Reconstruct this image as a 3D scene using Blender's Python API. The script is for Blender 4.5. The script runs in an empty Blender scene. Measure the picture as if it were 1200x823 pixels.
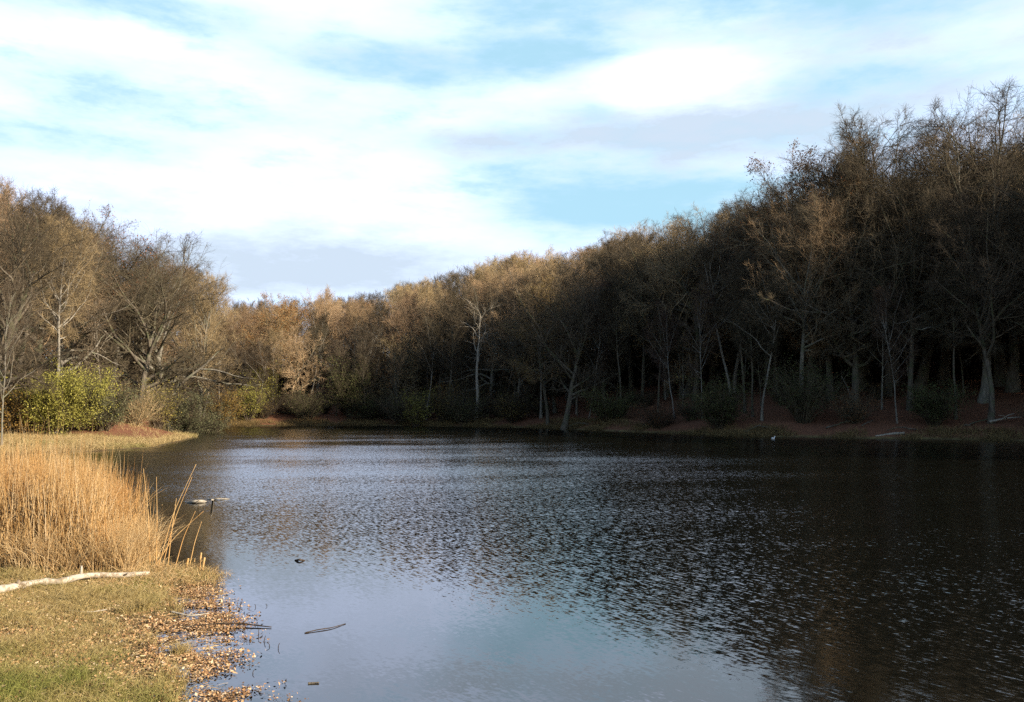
import bpy, math, random
import numpy as np
from mathutils import Vector, noise as mnoise
C = bpy.context
SC = C.scene
COL = SC.collection
rng = np.random.default_rng(7)
random.seed(7)

# ------------------------------------------------------------------ camera geometry
CAM_H = 2.5
F = 1000.0                      # focal length in photo pixels (1200 wide)
PITCH = math.atan(65.5 / F)
def ray(px, py):
    cx, cy = (px - 600) / F, (411.5 - py) / F
    return np.array([cx, math.cos(PITCH) - cy * math.sin(PITCH), math.sin(PITCH) + cy * math.cos(PITCH)])
def on_ground(px, py, z=0.0):
    d = ray(px, py); t = (z - CAM_H) / d[2]
    return np.array([d[0] * t, d[1] * t, z])
def px_of(x, y): return 600 + F * x / max(y, .1)
def top_height(py, dist):       # world height seen at picture row py at a distance
    d = ray(600, py); return CAM_H + dist * d[2] / d[1]

cam = bpy.data.cameras.new('camera'); cam_o = bpy.data.objects.new('camera', cam); COL.objects.link(cam_o)
cam.sensor_width = 36; cam.lens = 36 * F / 1200; cam.clip_end = 5000; cam.clip_start = .05
cam_o.location = (0, 0, CAM_H); cam_o.rotation_euler = (math.pi / 2 + PITCH, 0, 0)
SC.camera = cam_o

# ------------------------------------------------------------------ object helpers
def tag(o, label=None, cat=None, group=None, kind=None):
    if label: o['label'] = label
    if cat: o['category'] = cat
    if group: o['group'] = group
    if kind: o['kind'] = kind
    return o
def empty(name, loc=(0, 0, 0), rz=0.0, scale=1.0):
    o = bpy.data.objects.new(name, None); COL.objects.link(o)
    o.location = loc; o.rotation_euler = (0, 0, rz)
    o.scale = (scale,) * 3 if np.isscalar(scale) else scale
    o.empty_display_size = .3
    return o
def link(name, me, parent=None, loc=None):
    o = bpy.data.objects.new(name, me); COL.objects.link(o)
    if parent: o.parent = parent
    if loc is not None: o.location = loc
    return o

class MB:
    """collects vertices and quads/tris as numpy blocks, builds one mesh"""
    def __init__(s): s.v = []; s.q = []; s.t = []; s.n = 0
    def add(s, v, q=None, t=None):
        v = np.asarray(v, dtype=np.float32).reshape(-1, 3)
        if q is not None and len(q): s.q.append(np.asarray(q, dtype=np.int32).reshape(-1, 4) + s.n)
        if t is not None and len(t): s.t.append(np.asarray(t, dtype=np.int32).reshape(-1, 3) + s.n)
        s.v.append(v); s.n += len(v)
    def mesh(s, name, mat, smooth=True):
        me = bpy.data.meshes.new(name)
        v = np.concatenate(s.v)
        q = np.concatenate(s.q) if s.q else np.zeros((0, 4), np.int32)
        t = np.concatenate(s.t) if s.t else np.zeros((0, 3), np.int32)
        me.vertices.add(len(v)); me.vertices.foreach_set('co', v.ravel())
        loops = np.concatenate([q.ravel(), t.ravel()]).astype(np.int32)
        tot = np.concatenate([np.full(len(q), 4), np.full(len(t), 3)]).astype(np.int32)
        st = np.concatenate([[0], np.cumsum(tot)[:-1]]).astype(np.int32)
        me.loops.add(len(loops)); me.loops.foreach_set('vertex_index', loops)
        me.polygons.add(len(tot)); me.polygons.foreach_set('loop_start', st); me.polygons.foreach_set('loop_total', tot)
        me.polygons.foreach_set('use_smooth', np.full(len(tot), smooth))
        me.update(calc_edges=True)
        me.materials.append(mat)
        return me
    def tubes(s, P, R, S, cap=False):
        """P (N,K,3) polylines, R (N,K) radii, S sides"""
        N, K = P.shape[:2]
        if N == 0: return
        T = np.gradient(P, axis=1); T /= np.linalg.norm(T, axis=2, keepdims=True) + 1e-9
        m = T.mean(1); ref = np.zeros((N, 3)); ref[np.arange(N), np.abs(m).argmin(1)] = 1
        U = np.cross(T, ref[:, None, :]); U /= np.linalg.norm(U, axis=2, keepdims=True) + 1e-9
        W = np.cross(T, U)
        a = np.arange(S) * 2 * math.pi / S
        V = P[:, :, None, :] + R[:, :, None, None] * (np.cos(a)[None, None, :, None] * U[:, :, None, :] + np.sin(a)[None, None, :, None] * W[:, :, None, :])
        base = (np.arange(N) * K * S)[:, None, None]
        k = (np.arange(K - 1) * S)[None, :, None]; j = np.arange(S)[None, None, :]; j2 = (j + 1) % S
        q = np.stack(np.broadcast_arrays(base + k + j, base + k + j2, base + k + S + j2, base + k + S + j), -1)
        t = None
        if cap:
            fans = []
            for i in range(1, S - 1):
                fans.append(np.stack([base[:, 0, 0] + 0 * i, base[:, 0, 0] + i + 1, base[:, 0, 0] + i], -1))
                e = base[:, 0, 0] + (K - 1) * S
                fans.append(np.stack([e, e + i, e + i + 1], -1))
            t = np.concatenate(fans)
        s.add(V, q.reshape(-1, 4), t)
    def leaves(s, P, size, rng, up=0.0, fold=.25, aspect=.6):
        """folded diamond leaves (4 verts, 2 tris... as two tris sharing the midrib) at points P"""
        N = len(P)
        d = rng.normal(size=(N, 3)); d /= np.linalg.norm(d, axis=1, keepdims=True)
        n = rng.normal(size=(N, 3)); n[:, 2] += up * np.sign(rng.random(N) - .02); n /= np.linalg.norm(n, axis=1, keepdims=True)
        d -= n * (d * n).sum(1, keepdims=True); d /= np.linalg.norm(d, axis=1, keepdims=True) + 1e-9
        w = np.cross(n, d)
        sz = np.broadcast_to(np.asarray(size, dtype=float), (N,))[:, None]
        a = P - d * sz * .5; b = P + d * sz * .5
        c1 = P + w * sz * aspect * .5 + n * sz * fold - d * sz * .06; c2 = P - w * sz * aspect * .5 + n * sz * fold * rng.random((N, 1)) - d * sz * .06
        V = np.stack([a, c1, b, c2], 1)
        i = (np.arange(N) * 4)[:, None]
        t = np.concatenate([i + np.array([[0, 2, 1]]), i + np.array([[0, 3, 2]])])
        s.add(V, None, t)
    def blades(s, P, L, W, lean, rng, droop=.3, K=4, toward=None):
        """grass/reed blades: curved tapering ribbons with a little body"""
        N = len(P)
        az = rng.random(N) * 2 * math.pi if toward is None else toward
        l = np.abs(rng.normal(0, 1, N)) * lean
        h = np.stack([np.cos(az), np.sin(az), np.zeros(N)], 1)
        tt = np.linspace(0, 1, K)
        dr = droop * rng.random(N)
        pts = P[:, None, :] + L[:, None, None] * (tt[None, :, None] * np.array([0, 0, 1.0]) + h[:, None, :] * (l[:, None] * tt[None] + dr[:, None] * tt[None] ** 2.5)[:, :, None])
        pts[:, :, 2] -= (L[:, None] * (dr[:, None] * .6 * tt[None] ** 3))
        wd = W[:, None] * (1 - tt[None] ** 2 * .92)
        s.tubes(pts, wd * .5, 3)

# ------------------------------------------------------------------ materials
def new_mat(name):
    m = bpy.data.materials.new(name); m.use_nodes = True
    nt = m.node_tree; b = nt.nodes['Principled BSDF']
    return m, nt, b
def N(nt, typ, **kw):
    n = nt.nodes.new(typ)
    for k, v in kw.items():
        if k.startswith('in_'): n.inputs[int(k[3:]) if k[3:].isdigit() else k[3:]].default_value = v
        else: setattr(n, k, v)
    return n
def ramp(nt, src, stops):
    r = nt.nodes.new('ShaderNodeValToRGB'); e = r.color_ramp.elements
    while len(e) < len(stops): e.new(.5)
    for i, (p, c) in enumerate(stops): e[i].position = p; e[i].color = (*c, 1) if len(c) == 3 else c
    nt.links.new(src, r.inputs[0]); return r.outputs[0]
def mix(nt, f, a, b, mode='MIX'):
    m = nt.nodes.new('ShaderNodeMix'); m.data_type = 'RGBA'; m.blend_type = mode
    for s, v in ((m.inputs[0], f), (m.inputs[6], a), (m.inputs[7], b)):
        if isinstance(v, bpy.types.NodeSocket): nt.links.new(v, s)
        elif isinstance(v, (int, float)): s.default_value = v
        else: s.default_value = (*v, 1)
    return m.outputs[2]
def mth(nt, op, a, b=None, clamp=False):
    m = nt.nodes.new('ShaderNodeMath'); m.operation = op; m.use_clamp = clamp
    for s, v in ((m.inputs[0], a), (m.inputs[1], b)):
        if v is None: continue
        if isinstance(v, bpy.types.NodeSocket): nt.links.new(v, s)
        else: s.default_value = v
    return m.outputs[0]
def noise_f(nt, vec, scale, detail=3, rough=.55):
    n = N(nt, 'ShaderNodeTexNoise'); n.inputs['Scale'].default_value = scale; n.inputs['Detail'].default_value = detail; n.inputs['Roughness'].default_value = rough
    if vec is not None: nt.links.new(vec, n.inputs['Vector'])
    return n.outputs[0]

def island_mat(name, stops, rough=.8, vary_obj=0.0, sheen=0, patch=None, trans=0.0):
    """colour per loose piece (leaf, twig, blade) with a shift per object"""
    m, nt, b = new_mat(name)
    g = N(nt, 'ShaderNodeNewGeometry'); c = ramp(nt, g.outputs['Random Per Island'], stops)
    if vary_obj:
        oi = N(nt, 'ShaderNodeObjectInfo'); h = N(nt, 'ShaderNodeHueSaturation')
        v = mth(nt, 'MULTIPLY_ADD', oi.outputs['Random'], vary_obj); nt.nodes[-1].inputs[2].default_value = 1 - vary_obj / 2
        nt.links.new(v, h.inputs['Value'])
        hh = mth(nt, 'FRACT', mth(nt, 'MULTIPLY', oi.outputs['Random'], 7.31))
        hv = mth(nt, 'MULTIPLY_ADD', hh, .025); nt.nodes[-1].inputs[2].default_value = .4875
        nt.links.new(hv, h.inputs['Hue']); nt.links.new(c, h.inputs['Color']); c = h.outputs[0]
    if patch:
        tc = N(nt, 'ShaderNodeNewGeometry'); f = noise_f(nt, tc.outputs['Position'], patch[0], 3)
        if len(patch) > 4:
            vd = N(nt, 'ShaderNodeVectorMath', operation='DISTANCE'); nt.links.new(tc.outputs['Position'], vd.inputs[0]); vd.inputs[1].default_value = patch[4]
            f = mth(nt, 'ADD', f, mth(nt, 'MULTIPLY', mth(nt, 'SUBTRACT', 1.0, mth(nt, 'DIVIDE', vd.outputs['Value'], 2.1, True)), .23))
        f = ramp(nt, f, [(patch[1], (0, 0, 0)), (patch[2], (1, 1, 1))])
        c = mix(nt, f, c, ramp(nt, g.outputs['Random Per Island'], patch[3]))
    nt.links.new(c, b.inputs['Base Color']); b.inputs['Roughness'].default_value = rough
    b.inputs['Specular IOR Level'].default_value = .15
    if trans:
        tr = N(nt, 'ShaderNodeBsdfTranslucent'); nt.links.new(c, tr.inputs[0])
        ms = N(nt, 'ShaderNodeMixShader'); ms.inputs[0].default_value = trans
        nt.links.new(b.outputs[0], ms.inputs[1]); nt.links.new(tr.outputs[0], ms.inputs[2])
        nt.links.new(ms.outputs[0], nt.nodes['Material Output'].inputs[0])
    return m
def bark_mat(name, a, b_, scale=6, moss=None, birch=False):
    m, nt, b = new_mat(name)
    tc = N(nt, 'ShaderNodeTexCoord'); mp = N(nt, 'ShaderNodeMapping'); nt.links.new(tc.outputs['Object'], mp.inputs[0])
    mp.inputs['Scale'].default_value = (1, 1, .22) if not birch else (1, 1, 5)
    f = noise_f(nt, mp.outputs[0], scale, 6, .65)
    if birch: c = ramp(nt, noise_f(nt, mp.outputs[0], 2.2, 4, .7), [(.36, b_), (.46, a)])
    else: c = ramp(nt, f, [(.35, a), (.65, b_)])
    if moss:
        f2 = noise_f(nt, tc.outputs['Object'], 1.3, 4)
        c = mix(nt, ramp(nt, f2, [(.48, (0, 0, 0)), (.62, (1, 1, 1))]), c, moss)
    nt.links.new(c, b.inputs['Base Color']); b.inputs['Roughness'].default_value = .9; b.inputs['Specular IOR Level'].default_value = .1
    bp = N(nt, 'ShaderNodeBump'); bp.inputs['Strength'].default_value = .6; bp.inputs['Distance'].default_value = .05
    nt.links.new(f, bp.inputs['Height']); nt.links.new(bp.outputs[0], b.inputs['Normal'])
    return m

M = {}
M['bark'] = bark_mat('oak_bark', (.07, .058, .045), (.19, .16, .12), 5, (.10, .105, .06))
M['bark_grey'] = bark_mat('grey_bark', (.12, .108, .088), (.26, .235, .19), 5, (.15, .15, .10))
M['bark_pale'] = bark_mat('pale_grey_bark', (.16, .145, .12), (.33, .30, .245), 5)
M['bark_birch'] = bark_mat('birch_bark', (.25, .23, .195), (.07, .06, .045), 4, None, True)
M['bark_dead'] = bark_mat('bleached_wood', (.26, .23, .18), (.44, .39, .31), 8)
M['twig'] = island_mat('brown_twigs', [(0, (.17, .118, .064)), (.5, (.32, .228, .128)), (1, (.47, .34, .20))], .85, .6)
M['twig_dark'] = island_mat('dark_twigs', [(0, (.052, .042, .028)), (.6, (.098, .078, .05)), (1, (.155, .124, .08))], .85, .6)  # darker copy of the brown twigs; right-bank shade is put into its colour
M['twig_birch'] = island_mat('purple_brown_twigs', [(0, (.06, .04, .032)), (1, (.13, .085, .06))], .85, .4)
M['leaf_russet'] = island_mat('russet_oak_leaves', [(0, (.11, .05, .022)), (.5, (.19, .085, .035)), (1, (.27, .14, .06))], .7, .4, trans=.25)
M['leaf_orange'] = island_mat('orange_oak_leaves', [(0, (.20, .085, .03)), (.5, (.31, .15, .055)), (1, (.42, .23, .09))], .7, .2, trans=.25)
M['leaf_gold'] = island_mat('gold_leaves', [(0, (.16, .10, .025)), (.5, (.26, .17, .04)), (1, (.33, .24, .07))], .7, .3, trans=.3)
M['leaf_yellow'] = island_mat('yellow_green_leaves', [(0, (.19, .175, .04)), (.5, (.32, .285, .06)), (1, (.43, .375, .11))], .65, .2, trans=.3)
M['leaf_green'] = island_mat('dull_green_leaves', [(0, (.045, .05, .018)), (.6, (.09, .10, .035)), (1, (.15, .155, .06))], .65, .3, trans=.25)
M['leaf_olive'] = island_mat('grey_olive_leaves', [(0, (.07, .07, .035)), (.6, (.13, .13, .065)), (1, (.2, .19, .1))], .7, .3, trans=.25)
M['leaf_ivy'] = island_mat('ivy_leaves', [(0, (.012, .016, .008)), (1, (.03, .038, .016))], .5, .1)
M['reed'] = island_mat('dry_reed', [(0, (.34, .19, .07)), (.35, (.55, .335, .13)), (.7, (.68, .47, .22)), (1, (.75, .59, .37))], .75, 0, patch=(.55, .5, .66, [(0, (.47, .23, .07)), (1, (.68, .38, .13))]), trans=.2)
M['straw'] = island_mat('dead_straw', [(0, (.36, .22, .09)), (.5, (.60, .40, .18)), (1, (.78, .60, .34))], .8, 0, trans=.15)
M['grass'] = island_mat('bank_grass', [(0, (.24, .17, .062)), (.5, (.46, .345, .135)), (1, (.64, .51, .25))], .75, 0,
                        patch=(.55, .54, .70, [(0, (.15, .165, .035)), (1, (.34, .335, .09))], (-4.6, 7.3, .2)), trans=.2)
M['marsh'] = island_mat('marsh_grass', [(0, (.22, .155, .065)), (.6, (.42, .31, .14)), (1, (.58, .45, .23))], .8, 0, patch=(.25, .56, .72, [(0, (.18, .17, .055)), (1, (.32, .29, .10))]))
M['sedge'] = island_mat('shore_sedge', [(0, (.10, .07, .03)), (.6, (.2, .14, .06)), (1, (.32, .23, .10))], .8, 0)
M['litter'] = island_mat('leaf_litter', [(0, (.08, .045, .024)), (.3, (.24, .13, .06)), (.6, (.43, .25, .115)), (.85, (.56, .38, .20)), (1, (.68, .55, .38))], .6, 0)
M['pale_leaf'] = island_mat('pale_leaf', [(0, (.48, .30, .13)), (1, (.64, .50, .30))], .6, .6)
M['stick'] = bark_mat('wet_stick', (.03, .022, .016), (.09, .065, .045), 12)
M['white'] = bark_mat('white_feathers', (.7, .7, .68), (.82, .82, .8), 9)
M['log'] = None
def log_material():
    m, nt, b = new_mat('pale_birch_log')
    tc = N(nt, 'ShaderNodeTexCoord'); p = tc.outputs['Object']
    f = noise_f(nt, p, 14, 6, .7); c = ramp(nt, f, [(.3, (.24, .19, .13)), (.52, (.44, .38, .29)), (.75, (.60, .54, .45))])
    f2 = noise_f(nt, p, 5, 5, .7); c = mix(nt, ramp(nt, f2, [(.50, (0, 0, 0)), (.60, (1, 1, 1))]), c, (.20, .15, .095))
    nt.links.new(c, b.inputs['Base Color']); b.inputs['Roughness'].default_value = .85
    bp = N(nt, 'ShaderNodeBump'); bp.inputs['Strength'].default_value = .5; bp.inputs['Distance'].default_value = .02
    nt.links.new(f, bp.inputs['Height']); nt.links.new(bp.outputs[0], b.inputs['Normal'])
    return m
M['log'] = log_material()

# ------------------------------------------------------------------ lake outline and terrain
LAKE = np.array([(-2.1, 6.0), (0.5, 4.6), (6, 3.6), (16, 3), (30, 1), (46, 2), (57, 12), (58, 28), (53, 42), (46, 54), (38, 62), (32.5, 65.2), (27, 67.2), (24.5, 69.8), (21, 71),
                 (15.5, 79), (11.5, 84.5), (8.9, 89), (5, 97.5), (0, 103.5), (-5, 107.5), (-10, 109.5), (-17, 113), (-23, 113.8), (-31, 112), (-39, 109), (-46, 104), (-47, 96), (-40, 84), (-30, 75),
                 (-25.9, 71), (-25.3, 67), (-24.0, 62), (-23.0, 57), (-22.0, 52.5), (-23.2, 48.5), (-27, 44), (-29, 36), (-27, 27), (-20, 21), (-13, 18.6), (-9.0, 17.2), (-7.2, 15.6), (-6.0, 14.6), (-5.2, 13.6), (-4.35, 12.9),
                 (-4.25, 12.2), (-4.6, 11.5), (-4.05, 10.6), (-4.0, 9.6), (-3.55, 8.8), (-3.05, 8.1), (-2.75, 7.2)])
def sdf(x, y):
    """signed distance to the lake edge: negative in the water"""
    x = np.asarray(x, float); y = np.asarray(y, float)
    p = np.stack([x, y], -1); best = np.full(x.shape, 1e18); inside = np.zeros(x.shape, bool)
    n = len(LAKE)
    for i in range(n):
        a, b = LAKE[i], LAKE[(i + 1) % n]; e = b - a
        t = np.clip(((p - a) @ e) / (e @ e), 0, 1)
        d = p - (a + t[..., None] * e); best = np.minimum(best, (d ** 2).sum(-1))
        c = ((a[1] > y) != (b[1] > y)) & (x < (b[0] - a[0]) * (y - a[1]) / (b[1] - a[1] + 1e-12) + a[0])
        inside ^= c
    r = np.sqrt(best); return np.where(inside, -r, r)
def fbm(x, y, s, seed=0.0):
    """cheap smooth pseudo noise from sines, -1..1"""
    v = 0; a = 1; tot = 0
    for k in range(4):
        f = s * 1.9 ** k; ph = seed + k * 1.7
        v = v + a * (np.sin(x * f + 1.3 * np.sin(y * f * .7 + ph) + ph) * np.sin(y * f * 1.1 + 1.1 * np.sin(x * f * .8 + 2 * ph) + .5 * ph)); tot += a; a *= .55
    return v / tot
def sm(a, b, x):
    t = np.clip((x - a) / (b - a), 0, 1); return t * t * (3 - 2 * t)
def ground(x, y):
    x = np.asarray(x, float); y = np.asarray(y, float)
    d = sdf(x, y) + .25 * fbm(x, y, .9, 3) * sm(0, 20, y) * .6
    far = sm(25, 45, np.hypot(x, y)); right = sm(-18, 6, x + (y - 100) * .15) * far
    pos = np.maximum(d, 0)
    near_z = .02 + .13 * (1 - np.exp(-pos / 1.1)) + .012 * np.minimum(pos, 18)
    left_z = .04 + .22 * (1 - np.exp(-pos / 1.2)) + .02 * np.minimum(pos, 18) + .13 * np.clip(pos - 12, 0, 70)
    left_z = left_z + 1.0 * sm(.6, 6, pos) * sm(56.5, 63, y) * (1 - sm(-20, -15, x))
    right_z = .05 + .55 * sm(.6, 2.4, pos) + .13 * np.minimum(pos, 90) + 1.3 * sm(2.0, 13, pos) * sm(5, 22, x)
    z = near_z * (1 - far) + far * (left_z * (1 - right) + right_z * right)
    z = z + (.018 * fbm(x, y, 3.1, 1) + .03 * fbm(x, y, .8, 5)) * sm(0, .8, pos) + .25 * fbm(x, y, .16, 2) * far * sm(2, 10, pos)
    behind = sm(-4, 4.5, -y + 3) * (1 - far); z = z + behind * .3
    under = -.02 + np.minimum(d, 0) * .22
    return np.where(d > 0, z, np.maximum(under, -2.2))
def gz(x, y): return float(ground(np.array([x]), np.array([y]))[0])

def ground_sheet():
    def axis(lo, hi, n, c, k):
        s = np.linspace(math.asinh((lo - c) / k), math.asinh((hi - c) / k), n); return c + k * np.sinh(s)
    xs = axis(-1500, 1500, 380, -4, 9); ys = axis(-600, 2500, 420, 10, 9)
    X, Y = np.meshgrid(xs, ys, indexing='ij'); Z = ground(X.ravel(), Y.ravel())
    v = np.stack([X.ravel(), Y.ravel(), Z], 1); nx, ny = len(xs), len(ys)
    i = np.arange(nx - 1)[:, None] * ny + np.arange(ny - 1)[None]
    q = np.stack([i, i + ny, i + ny + 1, i + 1], -1).reshape(-1, 4)
    b = MB(); b.add(v, q)
    m, nt, bs = new_mat('ground')
    g = N(nt, 'ShaderNodeNewGeometry'); pos = g.outputs['Position']
    sp = N(nt, 'ShaderNodeSeparateXYZ'); nt.links.new(pos, sp.inputs[0])
    fine = noise_f(nt, pos, 9, 8, .7); mid = noise_f(nt, pos, 1.1, 5, .6); vfine = noise_f(nt, pos, 45, 5, .7)
    soil = ramp(nt, fine, [(.3, (.05, .032, .018)), (.55, (.13, .085, .045)), (.75, (.22, .15, .08))])
    turf = ramp(nt, vfine, [(.3, (.11, .095, .035)), (.6, (.24, .19, .08)), (.8, (.38, .3, .15))])
    c = mix(nt, ramp(nt, mid, [(.40, (0, 0, 0)), (.60, (1, 1, 1))]), soil, turf)
    # russet leaf carpet under the woods
    wood = ramp(nt, fine, [(.3, (.06, .028, .016)), (.5, (.19, .085, .048)), (.75, (.32, .16, .09))])
    dist = N(nt, 'ShaderNodeVectorMath', operation='LENGTH'); nt.links.new(pos, dist.inputs[0])
    far = mth(nt, 'SUBTRACT', dist.outputs[1 if len(dist.outputs) > 1 else 0], 57); far = mth(nt, 'DIVIDE', far, 10, True)
    zz = mth(nt, 'DIVIDE', mth(nt, 'SUBTRACT', sp.outputs[2], .10), .15, True)
    c = mix(nt, mth(nt, 'MULTIPLY', far, zz), c, wood)
    mud = mth(nt, 'SUBTRACT', 1.0, mth(nt, 'DIVIDE', mth(nt, 'SUBTRACT', sp.outputs[2], .0), .07, True), True)
    c = mix(nt, mth(nt, 'MULTIPLY', mud, .75), c, (.035, .026, .016))
    nt.links.new(c, bs.inputs['Base Color']); bs.inputs['Roughness'].default_value = .95; bs.inputs['Specular IOR Level'].default_value = .1
    bp = N(nt, 'ShaderNodeBump'); bp.inputs['Strength'].default_value = .7; bp.inputs['Distance'].default_value = .04
    nt.links.new(fine, bp.inputs['Height']); nt.links.new(bp.outputs[0], bs.inputs['Normal'])
    tag(link('ground', b.mesh('ground', m)), kind='structure')
ground_sheet()

# ------------------------------------------------------------------ water
def water():
    b = MB(); v = [(-90, 1, 0), (90, 1, 0), (90, 150, 0), (-90, 150, 0)]; b.add(v, [(0, 1, 2, 3)])
    m, nt, bs = new_mat('lake_water')
    g = N(nt, 'ShaderNodeNewGeometry'); pos = g.outputs['Position']
    sp = N(nt, 'ShaderNodeSeparateXYZ'); nt.links.new(pos, sp.inputs[0])
    def mapped(rz, sx, sy):
        mp = N(nt, 'ShaderNodeMapping'); mp.vector_type = 'TEXTURE'
        mp.inputs['Rotation'].default_value = (0, 0, rz); mp.inputs['Scale'].default_value = (sx, sy, 1)
        nt.links.new(pos, mp.inputs[0]); return mp.outputs[0]
    def cen(f): return mth(nt, 'SUBTRACT', f, .5)
    # travelling ripples: crests run nearly along the view, short wavelength
    r1 = cen(noise_f(nt, mapped(math.radians(27), .05, .36), 1.0, 2, .55))
    r2 = cen(noise_f(nt, mapped(math.radians(42), .028, .15), 1.0, 1.0, .5))
    n3 = N(nt, 'ShaderNodeTexNoise'); n3.inputs['Scale'].default_value = 20; n3.inputs['Detail'].default_value = 2; nt.links.new(mapped(0.1, 1.0, .8), n3.inputs['Vector'])
    s3 = N(nt, 'ShaderNodeSeparateXYZ'); nt.links.new(n3.outputs[1], s3.inputs[0])
    n4 = cen(noise_f(nt, mapped(.25, .45, .22), .9, 2, .5))
    # where the wind touches the water
    gust = ramp(nt, noise_f(nt, mapped(.12, 16, 7), 1.0, 3, .6), [(.30, (.5,) * 3), (.64, (1,) * 3)])
    gust = mth(nt, 'MULTIPLY', gust, 1.0)
    yy = mth(nt, 'MULTIPLY_ADD', sp.outputs[0], .8); nt.nodes[-1].inputs[2].default_value = 0
    dcoord = mth(nt, 'ADD', sp.outputs[1], yy)
    calm = N(nt, 'ShaderNodeMapRange'); calm.interpolation_type = 'SMOOTHSTEP'
    for k, vv in ((1, 9.0), (2, 18.0), (3, .12), (4, 1.0)): calm.inputs[k].default_value = vv
    nt.links.new(dcoord, calm.inputs[0])
    lee = N(nt, 'ShaderNodeMapRange'); lee.interpolation_type = 'SMOOTHSTEP'
    for k, vv in ((1, -5.5), (2, -4.1), (3, .12), (4, 1.0)): lee.inputs[k].default_value = vv
    lx = mth(nt, 'MULTIPLY_ADD', mth(nt, 'MAXIMUM', mth(nt, 'SUBTRACT', sp.outputs[1], 20), 0), .8); nt.nodes[-1].inputs[2].default_value = 0
    l0_ = mth(nt, 'MULTIPLY_ADD', sp.outputs[1], .33); nt.nodes[-1].inputs[2].default_value = -4.29
    nt.links.new(mth(nt, 'ADD', mth(nt, 'ADD', sp.outputs[0], l0_), lx), lee.inputs[0])
    amp = mth(nt, 'MULTIPLY', mth(nt, 'MULTIPLY', calm.outputs[0], gust), lee.outputs[0])
    def add(*a):
        r = a[0]
        for q in a[1:]: r = mth(nt, 'ADD', r, q)
        return r
    lean = N(nt, 'ShaderNodeMapRange'); lean.interpolation_type = 'SMOOTHSTEP'
    for k, vv in ((1, 15.0), (2, 36.0), (3, -.012), (4, -.095)): lean.inputs[k].default_value = vv
    nt.links.new(sp.outputs[1], lean.inputs[0])
    sx = add(mth(nt, 'MULTIPLY', r1, .42), mth(nt, 'MULTIPLY', r2, .30), mth(nt, 'MULTIPLY', cen(s3.outputs[0]), .25))
    sy = add(mth(nt, 'MULTIPLY', r1, .27), mth(nt, 'MULTIPLY', r2, .26), mth(nt, 'MULTIPLY', cen(s3.outputs[1]), .36), mth(nt, 'MULTIPLY', n4, .07), lean.outputs[0])
    cv = N(nt, 'ShaderNodeCombineXYZ'); nt.links.new(mth(nt, 'MULTIPLY', sx, amp), cv.inputs[0]); nt.links.new(mth(nt, 'MULTIPLY', sy, amp), cv.inputs[1]); cv.inputs[2].default_value = 1
    nn = N(nt, 'ShaderNodeVectorMath', operation='NORMALIZE'); nt.links.new(cv.outputs[0], nn.inputs[0])
    nt.links.new(nn.outputs[0], bs.inputs['Normal'])
    bs.inputs['Base Color'].default_value = (.005, .005, .0035, 1); bs.inputs['Roughness'].default_value = .03; bs.inputs['IOR'].default_value = 2.1
    tag(link('water', b.mesh('water', m, False)), kind='structure')
water()

# ------------------------------------------------------------------ tree growth
def perp(d, rng):
    r = rng.normal(size=d.shape); r -= d * (r * d).sum(-1, keepdims=True)
    return r / (np.linalg.norm(r, axis=-1, keepdims=True) + 1e-9)
def poly(start, d, L, K, wander, up, rng, droop=0.0):
    n = len(start); P = np.zeros((n, K, 3)); P[:, 0] = start; step = (L / (K - 1))[:, None]
    for k in range(1, K):
        d = d + rng.normal(size=(n, 3)) * wander; d[:, 2] += up - droop * k / K
        d /= np.linalg.norm(d, axis=1, keepdims=True); P[:, k] = P[:, k - 1] + d * step
    return P
def spawn(P, R, n, t0, t1, ang, ratio, taper_t, K, wander, up, rng, rscale=.6, rmin=.006, droop=0.0, lens=None, minlen=.2, env=None):
    """children of every polyline in P"""
    Np, Kp = P.shape[:2]
    t = t0 + (t1 - t0) * (np.arange(n)[None] + rng.random((Np, n))) / n
    f = t * (Kp - 1); i = np.minimum(f.astype(int), Kp - 2); fr = f - i; ii = np.arange(Np)[:, None]
    pos = P[ii, i] * (1 - fr)[..., None] + P[ii, i + 1] * fr[..., None]
    T = P[ii, i + 1] - P[ii, i]; T /= np.linalg.norm(T, axis=-1, keepdims=True) + 1e-9
    rad = R[ii, i] * (1 - fr) + R[ii, i + 1] * fr
    plen = np.linalg.norm(np.diff(P, axis=1), axis=2).sum(1)
    a = np.radians(ang[0] + (ang[1] - ang[0]) * (t - t0) / (t1 - t0 + 1e-9) + rng.normal(size=t.shape) * 9)
    pr = perp(T, rng)
    d = np.cos(a)[..., None] * T + np.sin(a)[..., None] * pr
    if callable(lens): L = lens(t) * (0.75 + .5 * rng.random(t.shape))
    else: L = plen[:, None] * ratio * (1 - taper_t * t) * (.65 + .7 * rng.random(t.shape))
    if env is not None:
        rad3 = np.array([env[1], env[1], env[2]]); A = (pos - [0, 0, env[0]]) / rad3; B = d / rad3
        a_, b_, c_ = (B * B).sum(-1), (A * B).sum(-1), (A * A).sum(-1) - 1
        q_ = (-b_ + np.sqrt(np.maximum(b_ * b_ - a_ * c_, 0))) / a_ * (.80 + .30 * rng.random(t.shape))
        L = q_ if lens == 'env' else np.minimum(L, q_)
    L = np.maximum(L, minlen)
    pos = pos.reshape(-1, 3); d = d.reshape(-1, 3); L = L.ravel(); rad = np.maximum(rad.ravel() * rscale, rmin)
    Pc = poly(pos, d, L, K, wander, up, rng, droop)
    Rc = np.maximum(rad[:, None] * (1 - np.linspace(0, 1, K) ** 1.1 * .82)[None], rmin * .4)
    return Pc, Rc

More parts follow.
